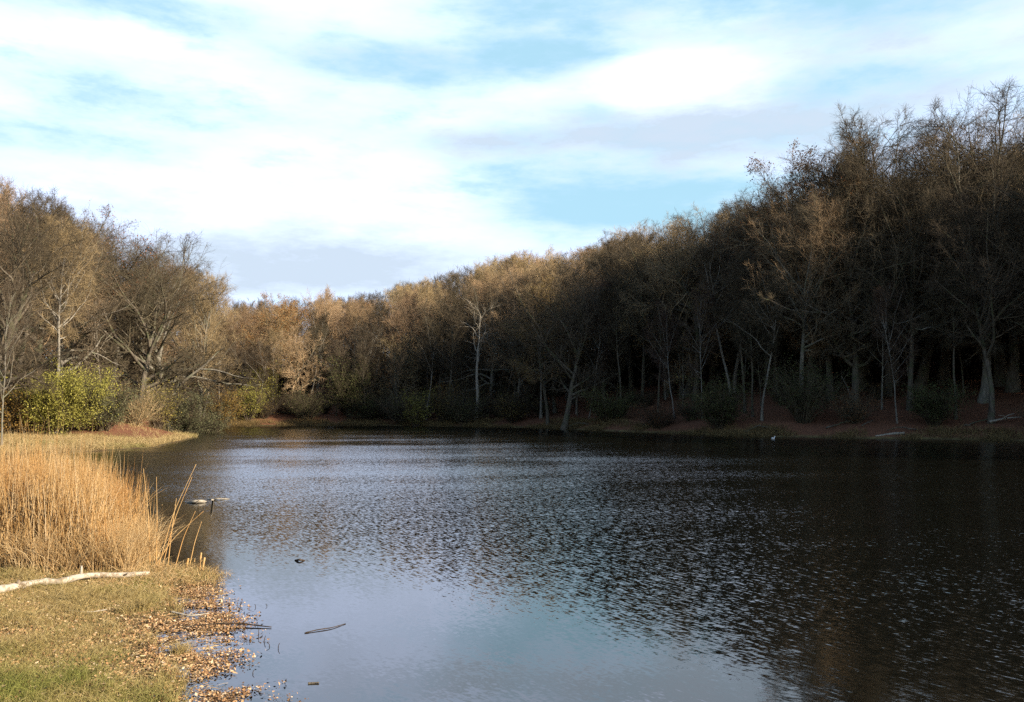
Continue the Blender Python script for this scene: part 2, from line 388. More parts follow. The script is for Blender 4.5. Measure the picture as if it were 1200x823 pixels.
def tree_mesh(seed, H=20.0, kind='oak'):
    """returns trunk MB (trunk and limbs), crown MB (branches and twigs), twig tips"""
    r = np.random.default_rng(seed)
    tr, cr = MB(), MB()
    S = dict(oak=dict(tk=.66, r0=.36, n=(22, 10, 8, 7), t0=.25, a0=(80, 22), l1=.40, wander=.17, up=.035, lean=.04, tw=.03, env=(.56, .37, .44)),
             beech=dict(tk=.82, r0=.25, n=(28, 10, 8, 7), t0=.33, a0=(66, 18), l1=.40, wander=.13, up=.045, lean=.03, tw=.05, env=(.63, .28, .37)),
             pole=dict(tk=.86, r0=.19, n=(20, 9, 8, 7), t0=.50, a0=(62, 20), l1=.4, wander=.14, up=.05, lean=.03, tw=.03, env=(.74, .2, .26)),
             birch=dict(tk=.94, r0=.11, n=(22, 8, 8, 7), t0=.30, a0=(52, 20), l1=.36, wander=.08, up=.05, lean=.10, tw=.0, env=(.64, .19, .37)),
             thin=dict(tk=.92, r0=.12, n=(20, 8, 7, 6), t0=.22, a0=(50, 20), l1=.36, wander=.1, up=.07, lean=.05, tw=.04, env=(.6, .2, .42)),
             dead=dict(tk=.86, r0=.24, n=(8, 5, 3, 0), t0=.52, a0=(60, 25), l1=.4, wander=.2, up=.03, lean=.05, tw=0, env=(.7, .24, .34)))[kind]
    E = tuple(H * e for e in S['env'])
    K0 = 13
    d0 = np.array([[r.normal() * S['lean'], r.normal() * S['lean'], 1.0]]); d0 /= np.linalg.norm(d0)
    P0 = poly(np.zeros((1, 3)), d0, np.array([H * S['tk']]), K0, .045 if kind != 'oak' else .075, .04, r)
    tt = np.linspace(0, 1, K0); R0 = (S['r0'] * (1 - .82 * tt ** .9))[None]; R0[0, 0] *= 1.5; R0[0, 1] *= 1.05
    P0[0, 0, 2] = -.4
    ext = P0.copy()
    tr.tubes(P0, R0, 9)
    n = S['n']
    P1, R1 = spawn(P0, R0, n[0], S['t0'], .99, S['a0'], 0, 0, 10, S['wander'], S['up'], r, .72, .035, lens='env', env=E, minlen=1.0)
    tr.tubes(P1, R1, 6)
    P2, R2 = spawn(P1, R1, n[1], .18, 1., (62, 30), S['l1'] + .08, .35, 6, S['wander'], S['up'], r, .66, .024, minlen=.6, env=E)
    cr.tubes(P2, R2, 4)
    P3, R3 = spawn(P2, R2, n[2], .12, 1., (66, 34), .46, .4, 4, S['wander'] + .08, S['tw'] * .5, r, .6, .010, droop=.12 if kind == 'birch' else 0, minlen=.5, env=E)
    cr.tubes(P3, R3, 3)
    tips = P3
    if n[3]:
        P4, R4 = spawn(P3, R3, n[3], .12, 1., (56, 26), .62, .3, 3, .12, S['tw'] * .7, r, .7, .0075, droop=.25 if kind == 'birch' else 0, minlen=.42)
        cr.tubes(P4, R4, 3); tips = P4
    # epicormic twigs on the trunk, as old woodland trees carry
    return tr, cr, tips

PROTO = {}
TREE_NAME = dict(oak='oak_tree', beech='beech_tree', birch='birch_tree', thin='young_tree', pole='tall_tree', dead='dead_tree')
def make_proto(key, kind, seed, bark, twig, leaf=None, nleaf=0, lsize=.13, H=20.0, low=0.0, ivy=False):
    tr, cr, tips = tree_mesh(seed, H, kind)
    parts = [('trunk', tr.mesh('trunk', M[bark]), None), ('crown', cr.mesh('crown', M[twig]), None)]
    if leaf:
        r = np.random.default_rng(seed + 99); t = tips[:, -1]
        w = .5 + .5 * np.sin(t[:, 0] * .9 + seed) * np.sin(t[:, 1] * .8) * np.sin(t[:, 2] * .7 + 1); w = np.clip(w, .02, 1) ** 1.5
        idx = r.choice(len(t), nleaf, p=w / w.sum())
        kk = r.integers(1, tips.shape[1], nleaf); P = tips[idx, kk] + r.normal(size=(nleaf, 3)) * .12
        b = MB(); b.leaves(P, lsize * (.7 + .6 * r.random(nleaf)), r); parts.append(('leaves', b.mesh('leaves', M[leaf]), None))
    PROTO[key] = dict(kind=kind, H=H, parts=parts)
make_proto('oak1', 'oak', 11, 'bark', 'twig')
make_proto('oak2', 'oak', 12, 'bark', 'twig')
make_proto('oak3', 'oak', 13, 'bark_grey', 'twig_dark')
make_proto('beech1', 'beech', 21, 'bark_grey', 'twig')
make_proto('beech2', 'beech', 22, 'bark', 'twig')
make_proto('beech3', 'beech', 23, 'bark_grey', 'twig')
make_proto('russet1', 'oak', 31, 'bark', 'twig', 'leaf_russet', 9000, .15)
make_proto('russet2', 'beech', 32, 'bark', 'twig', 'leaf_russet', 8000, .15)
make_proto('russet3', 'oak', 34, 'bark', 'twig_dark', 'leaf_russet', 4500, .14)
make_proto('russet4', 'oak', 35, 'bark', 'twig', 'leaf_orange', 20000, .16)
make_proto('pole1', 'pole', 71, 'bark_pale', 'twig')
make_proto('pole2', 'pole', 72, 'bark', 'twig_dark')
make_proto('pole3', 'pole', 73, 'bark_pale', 'twig_dark')
make_proto('gold1', 'beech', 33, 'bark', 'twig', 'leaf_gold', 5000, .14)
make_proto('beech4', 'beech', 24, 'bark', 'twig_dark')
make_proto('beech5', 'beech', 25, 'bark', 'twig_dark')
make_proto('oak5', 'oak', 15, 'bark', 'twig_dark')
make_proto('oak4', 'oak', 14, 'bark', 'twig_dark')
make_proto('birch1', 'birch', 41, 'bark_birch', 'twig_birch')
make_proto('birch2', 'birch', 42, 'bark_birch', 'twig_birch', 'leaf_gold', 1500, .10)
make_proto('thin1', 'thin', 51, 'bark_grey', 'twig_dark')
make_proto('thin2', 'thin', 52, 'bark', 'twig_dark')
make_proto('dead1', 'dead', 61, 'bark_dead', 'bark_dead')

def plant(key, x, y, H, rz, label, group=None, tilt=(0, 0), wide=1.0, name=None):
    p = PROTO[key]; s = H / p['H'] / 1.035
    t = empty(name or TREE_NAME[p['kind']], (x, y, gz(x, y)), rz, (s * wide, s * wide, s))
    t.rotation_euler = (tilt[0], tilt[1], rz)
    tag(t, label, 'tree', group)
    for nm, me, _ in p['parts']: link(nm, me, t)
    return t

# silhouettes of the two woods in the photo: the height trees grow to along them
SIL_R = np.array([(230, 345), (280, 352), (330, 347), (400, 346), (450, 338), (520, 318), (600, 293), (650, 288), (700, 283), (740, 258), (800, 240), (850, 228), (900, 212), (935, 178), (960, 185), (1000, 142), (1040, 150), (1080, 124), (1130, 116), (1160, 96), (1200, 88), (1300, 70)])
def sil_height(x, y):
    return top_height(np.interp(px_of(x, y), SIL_R[:, 0], SIL_R[:, 1]), y) - gz(x, y)

placed = []
def free(x, y, dmin):
    return all((x - a) ** 2 + (y - b) ** 2 > dmin * dmin for a, b in placed)
ORD = ['first', 'second', 'third', 'fourth', 'fifth', 'sixth', 'seventh', 'eighth', 'ninth', 'tenth', 'eleventh', 'twelfth', 'thirteenth', 'fourteenth', 'fifteenth', 'sixteenth', 'seventeenth', 'eighteenth', 'nineteenth', 'twentieth']
R_ = random.Random(5)
# --- trees one can tell apart: (proto, px of trunk, distance, top row, rz, tilt, label)
def feature(key, px, dist, top, rz, label, tilt=(0, 0), wide=1.0, H=None, group=None):
    x = (px - 600) / F * dist; y = dist
    H = H or (top_height(top, dist) - gz(x, y)) / .97
    placed.append((x, y)); return plant(key, x, y, H, rz, label, group, tilt, wide)
# right bank
feature('oak3', 1152, 72, 150, .3, 'tall dark oak with a thick grey trunk above the russet leaf bank')
feature('oak5', 1186, 75, 92, 1.9, 'tallest bare oak, twin trunk beside the thick grey trunk, near the frame edge')
feature('beech5', 1040, 78, 134, 2.2, 'tall bare fine-twigged tree whose round crown rises above the shaded bank')
feature('russet1', 950, 84, 172, .5, 'tree with brown leaves clinging to its top above the shaded bank')
feature('birch1', 1050, 69.5, 335, 1.1, 'short crooked birch with a pale peeling trunk at the edge of the right shore', (0, -.05))
feature('birch1', 690, 98.5, 330, 2.5, 'white-barked birch trunk leaning before the lit gap in the wood', (0, -.1))
feature('birch2', 822, 83, 330, 4.0, 'thin pale birch leaning left behind the dark green bush', (0, -.16))
feature('birch1', 790, 86, 345, 5.0, 'pale birch leaning the farther left behind the dark green bush', (0, -.24))
feature('oak4', 660, 95, 300, 2.0, 'dark oak with a heavy black trunk beside the white-barked birch')
feature('gold1', 642, 100, 330, 3.0, 'tree carrying sparse gold leaves in mid wood, right of the dead tree')
feature('dead1', 557, 110.5, 348, .8, 'bleached dead tree with bare white forks standing out of the wood', (0, .03), 1.35)
feature('russet4', 318, 126, 341, .2, 'orange-leaved round tree lit by sun at the far end of the lake')
feature('oak2', 352, 118, 380, 1.4, 'spreading oak with dark low boughs at the lake end, under the shadow edge')
feature('beech3', 370, 132, 338, 2.1, 'pale fan-shaped bare tree next to the orange-leaved tree at the lake end')
feature('oak1', 815, 92, 240, 5.2, 'broad bare oak with a lit tan crown high on the wooded slope')
# left bank
feature('oak3', 75, 66, 250, 4.4, 'big oak with a stout pale trunk rising behind the yellow bush')
feature('oak4', 160, 74, 262, 2.6, 'leaning oak spreading low boughs out over the left shore', (0, .12), 1.15)
feature('dead1', 121, 70, 345, 3.0, 'pale dead leaning trunk between the two big oaks', (.0, .06), .6)
feature('russet3', 95, 80, 238, 1.0, 'oak with rusty leaves in its top behind the big left oaks')
feature('beech4', 22, 60, 222, .4, 'bare fine-twigged tree just above the reed bed at the frame edge')
feature('oak4', -25, 50, 192, 2.2, 'nearest bare oak at the left frame edge, only its right boughs showing')
feature('thin1', 5, 47, 330, 1.2, 'slender pale sapling at the left edge beside the yellow bush', (0, .03))
feature('oak3', 205, 84, 272, 3.3, 'rounded bare oak at the end of the left bank nearest the open water', (0, .08), 1.1)
feature('beech1', 230, 96, 318, 5.0, 'smaller bare tree sloping down behind the left bank to the lake end')
# the rest of the left wood
k = 0
cx_ = rng.uniform(-75, -28, 6000); cy_ = rng.uniform(56, 125, 6000); cd_ = sdf(cx_, cy_)
for x, y, d in zip(cx_.tolist(), cy_.tolist(), cd_.tolist()):
    px = px_of(x, y)
    if not (-130 < px < 236) or d < 5 or not free(x, y, 4.8): continue
    top = np.interp(px, [-100, 0, 40, 100, 150, 190, 215, 240], [180, 203, 230, 234, 254, 272, 298, 345])
    H = min((top_height(top + R_.uniform(0, 22), y) - gz(x, y)), 25)
    if H < 11: continue
    placed.append((x, y)); k += 1
    plant(R_.choice(['oak4', 'oak1', 'oak3', 'beech4', 'beech2', 'beech4', 'oak3', 'pole1']), x, y, H, R_.uniform(0, 6.28),
          'bare brown tree crowded behind the big oaks of the left wood', 'trees crowded in the left wood')
    if k >= 36: break
# the right bank and lake end: front row first, then the wood behind it
def wood(n, dlo, dhi, dmin, keys, label, group, hmul, xmin=-52, extra=False, tries=40000):
    c = 0
    X_ = rng.uniform(xmin, 125, tries); Y_ = rng.uniform(14, 190, tries); D_ = sdf(X_, Y_)
    for x, y, d in zip(X_.tolist(), Y_.tolist(), D_.tolist()):
        px = px_of(x, y)
        if px < 236: continue
        if extra != (px > 1290): continue
        if not (dlo < d < dhi) or not free(x, y, dmin): continue
        H = sil_height(x, y) if px < 1290 else R_.uniform(22, 27)
        H = min(H * R_.uniform(*hmul), 28)
        if H < 9: continue
        placed.append((x, y)); c += 1
        key = R_.choice(keys)
        if px > 720 and px < 1290 and dlo < 20 and R_.random() < .85: key = {'oak1': 'oak4', 'oak2': 'oak5', 'oak3': 'oak5', 'beech1': 'beech4', 'beech2': 'beech5', 'beech3': 'beech5', 'pole1': 'pole2'}.get(key, key)  # right bank swaps to darker-coloured copies, deepening its shade by colour
        if px > 860 and dlo == 20: H *= R_.uniform(.90, 1.0)
        wd = 1.0
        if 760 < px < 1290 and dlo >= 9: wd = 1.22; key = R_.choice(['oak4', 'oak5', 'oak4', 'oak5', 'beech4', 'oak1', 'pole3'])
        lab = label(px) if callable(label) else label
        plant(key, x, y, H, R_.uniform(0, 6.28), lab, group(px) if callable(group) else group, wide=wd)
        if c >= n: break
    return c
def reg(px): return 'left bank' if px < 240 else 'lake end' if px < 460 else ('middle slope' if px < 800 else 'shaded right bank')
wood(34, 4.0, 9.5, 4.0, ['oak1', 'oak2', 'oak3', 'beech1', 'beech3', 'pole1', 'pole2', 'pole3'], lambda p: 'bare tree in the front row of the wood along the %s' % reg(p), lambda p: 'front row trees along the %s' % reg(p), (.62, .86))
wood(52, 9, 22, 4.2, ['oak1', 'oak2', 'beech1', 'beech2', 'beech3', 'beech1', 'russet2', 'pole1', 'pole2', 'pole3', 'pole1', 'pole3', 'gold1'], lambda p: 'bare tall tree standing deeper in the wood of the %s' % reg(p), lambda p: 'trees deeper in the wood of the %s' % reg(p), (.86, 1.0))
wood(75, 20, 62, 5.0, ['oak2', 'beech1', 'beech2', 'beech3', 'oak1', 'beech1', 'russet2'], lambda p: 'bare tree whose crown shows over the others on the %s' % reg(p), lambda p: 'back trees of the %s' % reg(p), (.93, 1.02))
wood(46, 4, 40, 5.2, ['oak1', 'oak2', 'beech1', 'beech2', 'oak3'], 'unseen bare tree added beyond the right frame edge to shade the right bank', 'unseen shade trees added beyond the frame edge', (1, 1), 36, True)  # unseen trees, added and kept tall to cast shade on the right bank
# the wood goes on up the hill and reads as one dark mass behind the trees one can tell apart
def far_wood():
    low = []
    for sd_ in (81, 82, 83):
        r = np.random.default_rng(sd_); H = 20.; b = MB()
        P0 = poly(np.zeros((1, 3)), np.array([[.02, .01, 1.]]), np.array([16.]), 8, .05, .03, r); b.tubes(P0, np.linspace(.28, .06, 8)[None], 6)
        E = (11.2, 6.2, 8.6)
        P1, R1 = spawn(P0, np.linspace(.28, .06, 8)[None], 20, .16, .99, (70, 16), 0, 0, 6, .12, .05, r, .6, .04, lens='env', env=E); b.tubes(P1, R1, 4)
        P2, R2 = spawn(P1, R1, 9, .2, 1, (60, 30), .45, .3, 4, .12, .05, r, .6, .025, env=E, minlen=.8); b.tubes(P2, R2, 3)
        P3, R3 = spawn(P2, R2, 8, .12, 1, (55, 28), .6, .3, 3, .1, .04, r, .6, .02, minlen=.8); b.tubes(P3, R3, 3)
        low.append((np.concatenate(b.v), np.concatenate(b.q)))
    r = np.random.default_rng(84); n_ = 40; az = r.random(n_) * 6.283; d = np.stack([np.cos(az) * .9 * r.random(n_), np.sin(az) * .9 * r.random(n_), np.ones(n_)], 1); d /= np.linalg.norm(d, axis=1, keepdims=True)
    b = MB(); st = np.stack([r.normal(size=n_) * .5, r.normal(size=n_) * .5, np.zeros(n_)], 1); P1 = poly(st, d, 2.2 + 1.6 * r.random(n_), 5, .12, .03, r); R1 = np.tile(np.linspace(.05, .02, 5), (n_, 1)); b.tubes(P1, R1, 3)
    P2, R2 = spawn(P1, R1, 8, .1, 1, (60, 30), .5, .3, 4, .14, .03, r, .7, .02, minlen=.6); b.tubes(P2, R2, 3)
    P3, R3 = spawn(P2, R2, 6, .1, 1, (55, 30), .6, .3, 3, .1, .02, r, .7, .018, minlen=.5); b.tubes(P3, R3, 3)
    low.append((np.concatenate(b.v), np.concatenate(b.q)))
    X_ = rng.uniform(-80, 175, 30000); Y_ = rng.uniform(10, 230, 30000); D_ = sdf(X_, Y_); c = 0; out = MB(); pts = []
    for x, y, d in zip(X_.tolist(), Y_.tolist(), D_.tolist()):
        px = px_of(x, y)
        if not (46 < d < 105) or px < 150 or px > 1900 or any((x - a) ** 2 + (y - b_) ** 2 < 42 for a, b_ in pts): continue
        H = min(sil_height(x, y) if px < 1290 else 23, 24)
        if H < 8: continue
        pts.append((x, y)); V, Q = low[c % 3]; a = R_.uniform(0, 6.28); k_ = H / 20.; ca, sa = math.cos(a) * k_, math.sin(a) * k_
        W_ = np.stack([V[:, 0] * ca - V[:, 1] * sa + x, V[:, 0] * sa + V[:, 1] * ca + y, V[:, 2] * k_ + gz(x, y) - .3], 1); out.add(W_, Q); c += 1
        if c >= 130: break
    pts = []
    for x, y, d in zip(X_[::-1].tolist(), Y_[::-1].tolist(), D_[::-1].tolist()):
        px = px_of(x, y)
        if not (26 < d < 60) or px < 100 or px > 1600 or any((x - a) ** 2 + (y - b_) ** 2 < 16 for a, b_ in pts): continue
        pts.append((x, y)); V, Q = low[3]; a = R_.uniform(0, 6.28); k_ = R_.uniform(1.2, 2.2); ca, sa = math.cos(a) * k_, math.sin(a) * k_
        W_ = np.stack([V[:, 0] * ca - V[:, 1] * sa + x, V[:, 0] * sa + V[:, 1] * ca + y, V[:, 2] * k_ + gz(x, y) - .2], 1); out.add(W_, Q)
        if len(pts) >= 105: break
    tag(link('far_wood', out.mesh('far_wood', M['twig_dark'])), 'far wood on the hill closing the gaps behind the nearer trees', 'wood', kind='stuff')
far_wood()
# thin understorey stems
wood(34, 3, 16, 2.0, ['thin1', 'thin2', 'pole3', 'thin1', 'pole2'], lambda p: 'thin young stem under the taller trees of the %s' % reg(p), lambda p: 'young stems under the trees of the %s' % reg(p), (.38, .62))

# ------------------------------------------------------------------ shrubs
def shrub(px, dist, w, h, leaf, nleaf, label, name='shrub', lsize=.10, seed=1, twig='twig_dark', nst=46, zoff=0.0, group=None, fill=.7):
    r = np.random.default_rng(seed); x = (px - 600) / F * dist; y = dist
    t = empty(name, (x, y, gz(x, y) + zoff), 0); tag(t, label, 'shrub', group)
    az = r.random(nst) * 6.283; el = .25 + .75 * r.random(nst)
    d = np.stack([np.cos(az) * el * w / h, np.sin(az) * el * w / h, np.ones(nst)], 1); L = np.linalg.norm(d, axis=1) * h * (.35 + .65 * r.random(nst) ** fill)
    d /= np.linalg.norm(d, axis=1, keepdims=True)
    st = np.stack([np.cos(az) * .15 * w * r.random(nst), np.sin(az) * .15 * w * r.random(nst), np.full(nst, -.15)], 1)
    P, R = poly(st, d, L, 6, .1, .03, r), None
    R = np.tile(np.linspace(.03, .012, 6), (nst, 1)) * (h / 3) ** .5
    b = MB(); b.tubes(P, R, 4)
    P2, R2 = spawn(P, R, 9, .25, 1, (55, 30), .42, .4, 4, .12, .05, r, .6, .008, minlen=.3)
    b.tubes(P2, R2, 3)
    P3, R3 = spawn(P2, R2, 6, .2, 1, (50, 30), .5, .3, 3, .12, .03, r, .7, .006, minlen=.25)
    b.tubes(P3, R3, 3)
    link('stems', b.mesh('stems', M[twig]), t)
    if nleaf:
        c = P3[:, 1]; wgt = np.clip(.55 + .6 * np.sin(c[:, 0] * 1.9 + seed) * np.sin(c[:, 1] * 1.7 + 2) * np.sin(c[:, 2] * 2.1 + seed), .05, 1)
        idx = r.choice(len(c), nleaf, p=wgt / wgt.sum()); kk = r.integers(0, 3, nleaf)
        pts = P3[idx, kk] + r.normal(size=(nleaf, 3)) * .11
        pts = pts[pts[:, 2] > .05]
        lb = MB(); lb.leaves(pts, lsize * (.6 + .8 * r.random(len(pts))), r, up=.5); link('leaves', lb.mesh('leaves', M[leaf]), t)
    return t
shrub(66, 57.5, 3.9, 3.8, 'leaf_yellow', 42000, 'large yellow-green bush on the meadow behind the reed bed', seed=1, lsize=.095, nst=90, fill=.35)
shrub(20, 56, 2.2, 3.0, 'leaf_gold', 5500, 'small ochre bush at the left foot of the large yellow-green bush', seed=2, lsize=.12)
shrub(122, 60, 3.0, 2.9, 'leaf_olive', 6500, 'grey-green bush right of the large yellow-green bush', seed=3, lsize=.12)
shrub(160, 67, 2.4, 2.6, 'leaf_olive', 1500, 'brownish sparse bush over the bare earth of the left bank', seed=4, twig='twig')
shrub(185, 70, 2.2, 3.6, 'leaf_yellow', 3200, 'upright pale yellow willow bush on the left point', seed=5, lsize=.1)
shrub(214, 76, 3.2, 4.0, 'leaf_olive', 8000, 'rounded grey-olive willow bush on the tip of the left point', seed=6, lsize=.12)
shrub(240, 82, 2.6, 3.4, 'leaf_olive', 6000, 'second olive willow bush behind the tip of the left point', seed=61, lsize=.12)
shrub(263, 108, 3.0, 4.6, 'leaf_gold', 7000, 'orange-gold bush at the lake end, nearest the left point', seed=7, lsize=.15)
shrub(292, 113, 2.6, 4.4, 'leaf_yellow', 5200, 'green-yellow bush just right of the orange-gold bush', seed=8, lsize=.14)
shrub(306, 118, 2.2, 6.6, 'leaf_yellow', 4200, 'tall slim bush with a yellow top at the lake end', seed=9, lsize=.15)
shrub(410, 117, 2.6, 8.0, 'leaf_green', 7000, 'tall green-leaved sallow in the shade of the lake end', seed=10, lsize=.16)
shrub(488, 110, 2.2, 4.6, 'leaf_yellow', 3600, 'small yellow-leaved bush glowing in the dark shore of the middle slope', seed=11, lsize=.14)
shrub(545, 109, 4.0, 3.6, 'leaf_green', 2600, 'dull purple-brown bush mass below the dead tree', seed=12, lsize=.12)
shrub(712, 91.5, 3.4, 3.0, 'leaf_green', 7500, 'low green bush on the shore below the white-barked birch', seed=13, lsize=.12)
shrub(842, 77, 4.0, 4.2, 'leaf_green', 9000, 'wide dark green bush at the water edge of the shaded bank', seed=14, lsize=.12)
shrub(940, 73.5, 3.6, 4.8, 'leaf_green', 4500, 'tall dim green bush between the wide bush and the pale birch', seed=15, lsize=.12)
shrub(1092, 68, 2.6, 3.0, 'leaf_green', 8000, 'lone rounded green bush in front of the russet leaf bank', seed=16, lsize=.11)
shrub(470, 113, 3.6, 4.0, 'leaf_olive', 3000, 'olive scrub under the trees left of the small yellow-leaved bush', seed=17, lsize=.12)
shrub(360, 116, 4.0, 3.8, 'leaf_green', 2200, 'dark twiggy scrub under the spreading oak at the lake end', seed=18, lsize=.12)
shrub(432, 116, 3.8, 3.4, 'leaf_green', 3600, 'dark low scrub at the foot of the tall green-leaved sallow', seed=19, lsize=.12)
shrub(520, 111, 3.0, 5.0, 'leaf_gold', 2500, 'ochre-tinged scrub left of the dead tree', seed=20, lsize=.13)
shrub(600, 106, 3.6, 3.0, 'leaf_gold', 1800, 'brown scrub with a few yellow leaves on the middle shore', seed=21, lsize=.12)
shrub(772, 83, 3.0, 2.4, 'leaf_russet', 1800, 'low brown scrub left of the wide dark green bush', seed=22, lsize=.1)
shrub(1000, 71, 2.6, 2.4, 'leaf_russet', 1500, 'low brown scrub left of the pale birch', seed=23, lsize=.1)

SCRUB = []
for sd_ in range(4):
    h0 = len(COL.objects)
    t = shrub(600, 100, 3.2, 3.2, ['leaf_russet', 'leaf_olive', 'leaf_green', 'leaf_gold'][sd_], [900, 1600, 2600, 700][sd_], None, seed=70 + sd_, twig='twig_dark', nst=60)
    SCRUB.append([(c.name.split('.')[0], c.data) for c in t.children])
    for c in list(t.children): bpy.data.objects.remove(c)
    bpy.data.objects.remove(t)
X_ = rng.uniform(-62, 62, 20000); Y_ = rng.uniform(30, 130, 20000); D_ = sdf(X_, Y_); taken = []
for x, y, d in zip(X_.tolist(), Y_.tolist(), D_.tolist()):
    px = px_of(x, y)
    if not (1.8 < d < 13 if px > 245 else 7 < d < 22) or px < -60 or px > 1240 or (x < -20 and y < 60) or any((x - a) ** 2 + (y - b_) ** 2 < 7.5 for a, b_ in taken): continue
    if R_.random() > (.9 if px < 640 else .07): continue
    taken.append((x, y)); s_ = R_.uniform(.55, 1.25) if px < 640 else R_.uniform(.35, .65)
    t = empty('shrub', (x, y, gz(x, y)), R_.uniform(0, 6.28), s_)
    tag(t, 'dark brown scrub filling the ground under the trees of the %s' % reg(px), 'shrub', 'scrub under the trees of the %s' % reg(px))
    for nm, me in SCRUB[R_.randrange(4)]: link(nm, me, t)
    if len(taken) >= 100: break

# ------------------------------------------------------------------ ground cover (nobody could count it)
def scatter(n, x0, x1, y0, y1, cond, r):
    out = []
    got = 0
    while got < n:
        x = r.uniform(x0, x1, n); y = r.uniform(y0, y1, n); d = sdf(x, y); ok = cond(x, y, d, r.random(n))
        p = np.stack([x[ok], y[ok], ground(x[ok], y[ok])], 1); out.append(p); got += len(p)
    return np.concatenate(out)[:n]
r = np.random.default_rng(3)
# short bank grass
b = MB()
P = scatter(95000, -10.5, -2.0, 4.0, 13.0, lambda x, y, d, u: (d > .05) & (u < sm(0, .6, d) * (.30 + .70 * sm(-.25, .35, fbm(x, y, 1.9, 4)))) & (px_of(1, 1) > 0) & (x / np.maximum(y, .1) > -.68), r)
b.blades(P, .025 + .05 * r.random(len(P)) ** 1.5, np.full(len(P), .004), .55, r, .6, 3)
P = scatter(9000, -10, -2.6, 6, 13.2, lambda x, y, d, u: (d > -.05) & (d < 2.4) & (u < .8 * sm(.1, .7, fbm(x, y, 2.1, 9) + .3)) & (x / y > -.68), r)
b.blades(P, .07 + .13 * r.random(len(P)), np.full(len(P), .005), .6, r, .7, 4)
tag(link('grass', b.mesh('grass', M['grass'])), 'short dry grass with green patches covering the near bank', 'grass', kind='stuff')
# reed bed
b = MB()
def in_bed(x, y, d, u):
    front = 12.15 + .15 * np.sin(x * 1.7)
    edge = -5.75 - .27 * (y - 12) + .15 * np.sin(y * 4)
    return (d > -.9) & (y > front + .6 * u) & (y < 17.5) & (x < edge) & (u < .12 + .88 * sm(0, .9, edge - x)) & (x / y > -.70)
P = scatter(5200, -13, -4.6, 11.5, 17.5, lambda x, y, d, u: in_bed(x, y, d, u) & (y > 12.45), r); P[:, 2] = np.maximum(P[:, 2], -.1)
hh = (1.25 + .50 * r.random(len(P))) * (1 + .12 * fbm(P[:, 0], P[:, 1], 1.4, 7)); tall = r.random(len(P)) < .07; hh *= .8 + .2 * sm(0, 1.3, -5.75 - .27 * (P[:, 1] - 12) - P[:, 0]); hh[tall] *= 1.2 + .15 * r.random(tall.sum())
b.blades(P, hh, .009 + .005 * r.random(len(P)), .06, r, .13, 6)
P = scatter(5200, -13, -4.6, 11.5, 17.0, in_bed, r); P[:, 2] = np.maximum(P[:, 2], -.1)
b.blades(P, .7 + .7 * r.random(len(P)), .010 + .008 * r.random(len(P)), .11, r, .45, 6)
tag(link('reed_bed', b.mesh('reed_bed', M['reed'])), 'dense bed of tall dry orange reeds standing at the left water edge', 'reeds', kind='stuff')
b = MB()
P = scatter(9500, -12, -4.1, 11.35, 14.6, lambda x, y, d, u: (d > -.15) & (x < -5.2 - .22 * (y - 11.5)) & (x / y > -.70) & (y > 12.2 + .1 * np.sin(x * 3)), r)
b.blades(P, .25 + .6 * r.random(len(P)), .005 + .004 * r.random(len(P)), .28, r, .55, 5)
P = scatter(1500, -5.6, -3.9, 11.2, 13.2, lambda x, y, d, u: (d > -.2), r)
b.blades(P, .05 + .16 * r.random(len(P)) ** 1.6, .004 + .004 * r.random(len(P)), .6, r, .8, 4)
tag(link('dead_straw', b.mesh('dead_straw', M['straw'])), 'tangled pale dead straw at the foot of the reed bed', 'straw', kind='stuff')
# meadow on the left point
b = MB()
P = scatter(46000, -60, -22, 45, 76, lambda x, y, d, u: (d > .05) & (d < 16) & (u < (.25 + .75 * sm(-.3, .3, fbm(x, y, .7, 3))) * (1 - .93 * sm(55.5, 58.5, y) * sm(-35, -31.5, x) * sm(.5, 1.6, d))) & (x / y > -.68), r)
b.blades(P, .16 + .40 * r.random(len(P)) ** 2 * (.5 + .5 * sm(-.2, .4, fbm(P[:, 0], P[:, 1], .9, 3))), np.full(len(P), .022), .5, r, .6, 3)
tag(link('meadow_grass', b.mesh('meadow_grass', M['marsh'])), 'tan and green meadow grass on the left point behind the reeds', 'grass', kind='stuff')
b = MB()
P = scatter(26000, -48, 60, 30, 122, lambda x, y, d, u: (d > -.35) & (d < np.where(x > 12, 1.9, 2.8)) & (x / y > -.42) & (u < sm(-.25, .35, fbm(x, y, .45, 6)) * (.35 + .65 * sm(3.2, .5, d))) & ~((x < -20) & (y < 84)), r)
P[:, 2] = np.maximum(P[:, 2], -.05)
b.blades(P, .25 + .45 * r.random(len(P)), np.full(len(P), .03), .5, r, .7, 3)
tag(link('shore_grass', b.mesh('shore_grass', M['sedge'])), 'tan sedge along the far and right shores of the lake', 'grass', kind='stuff')
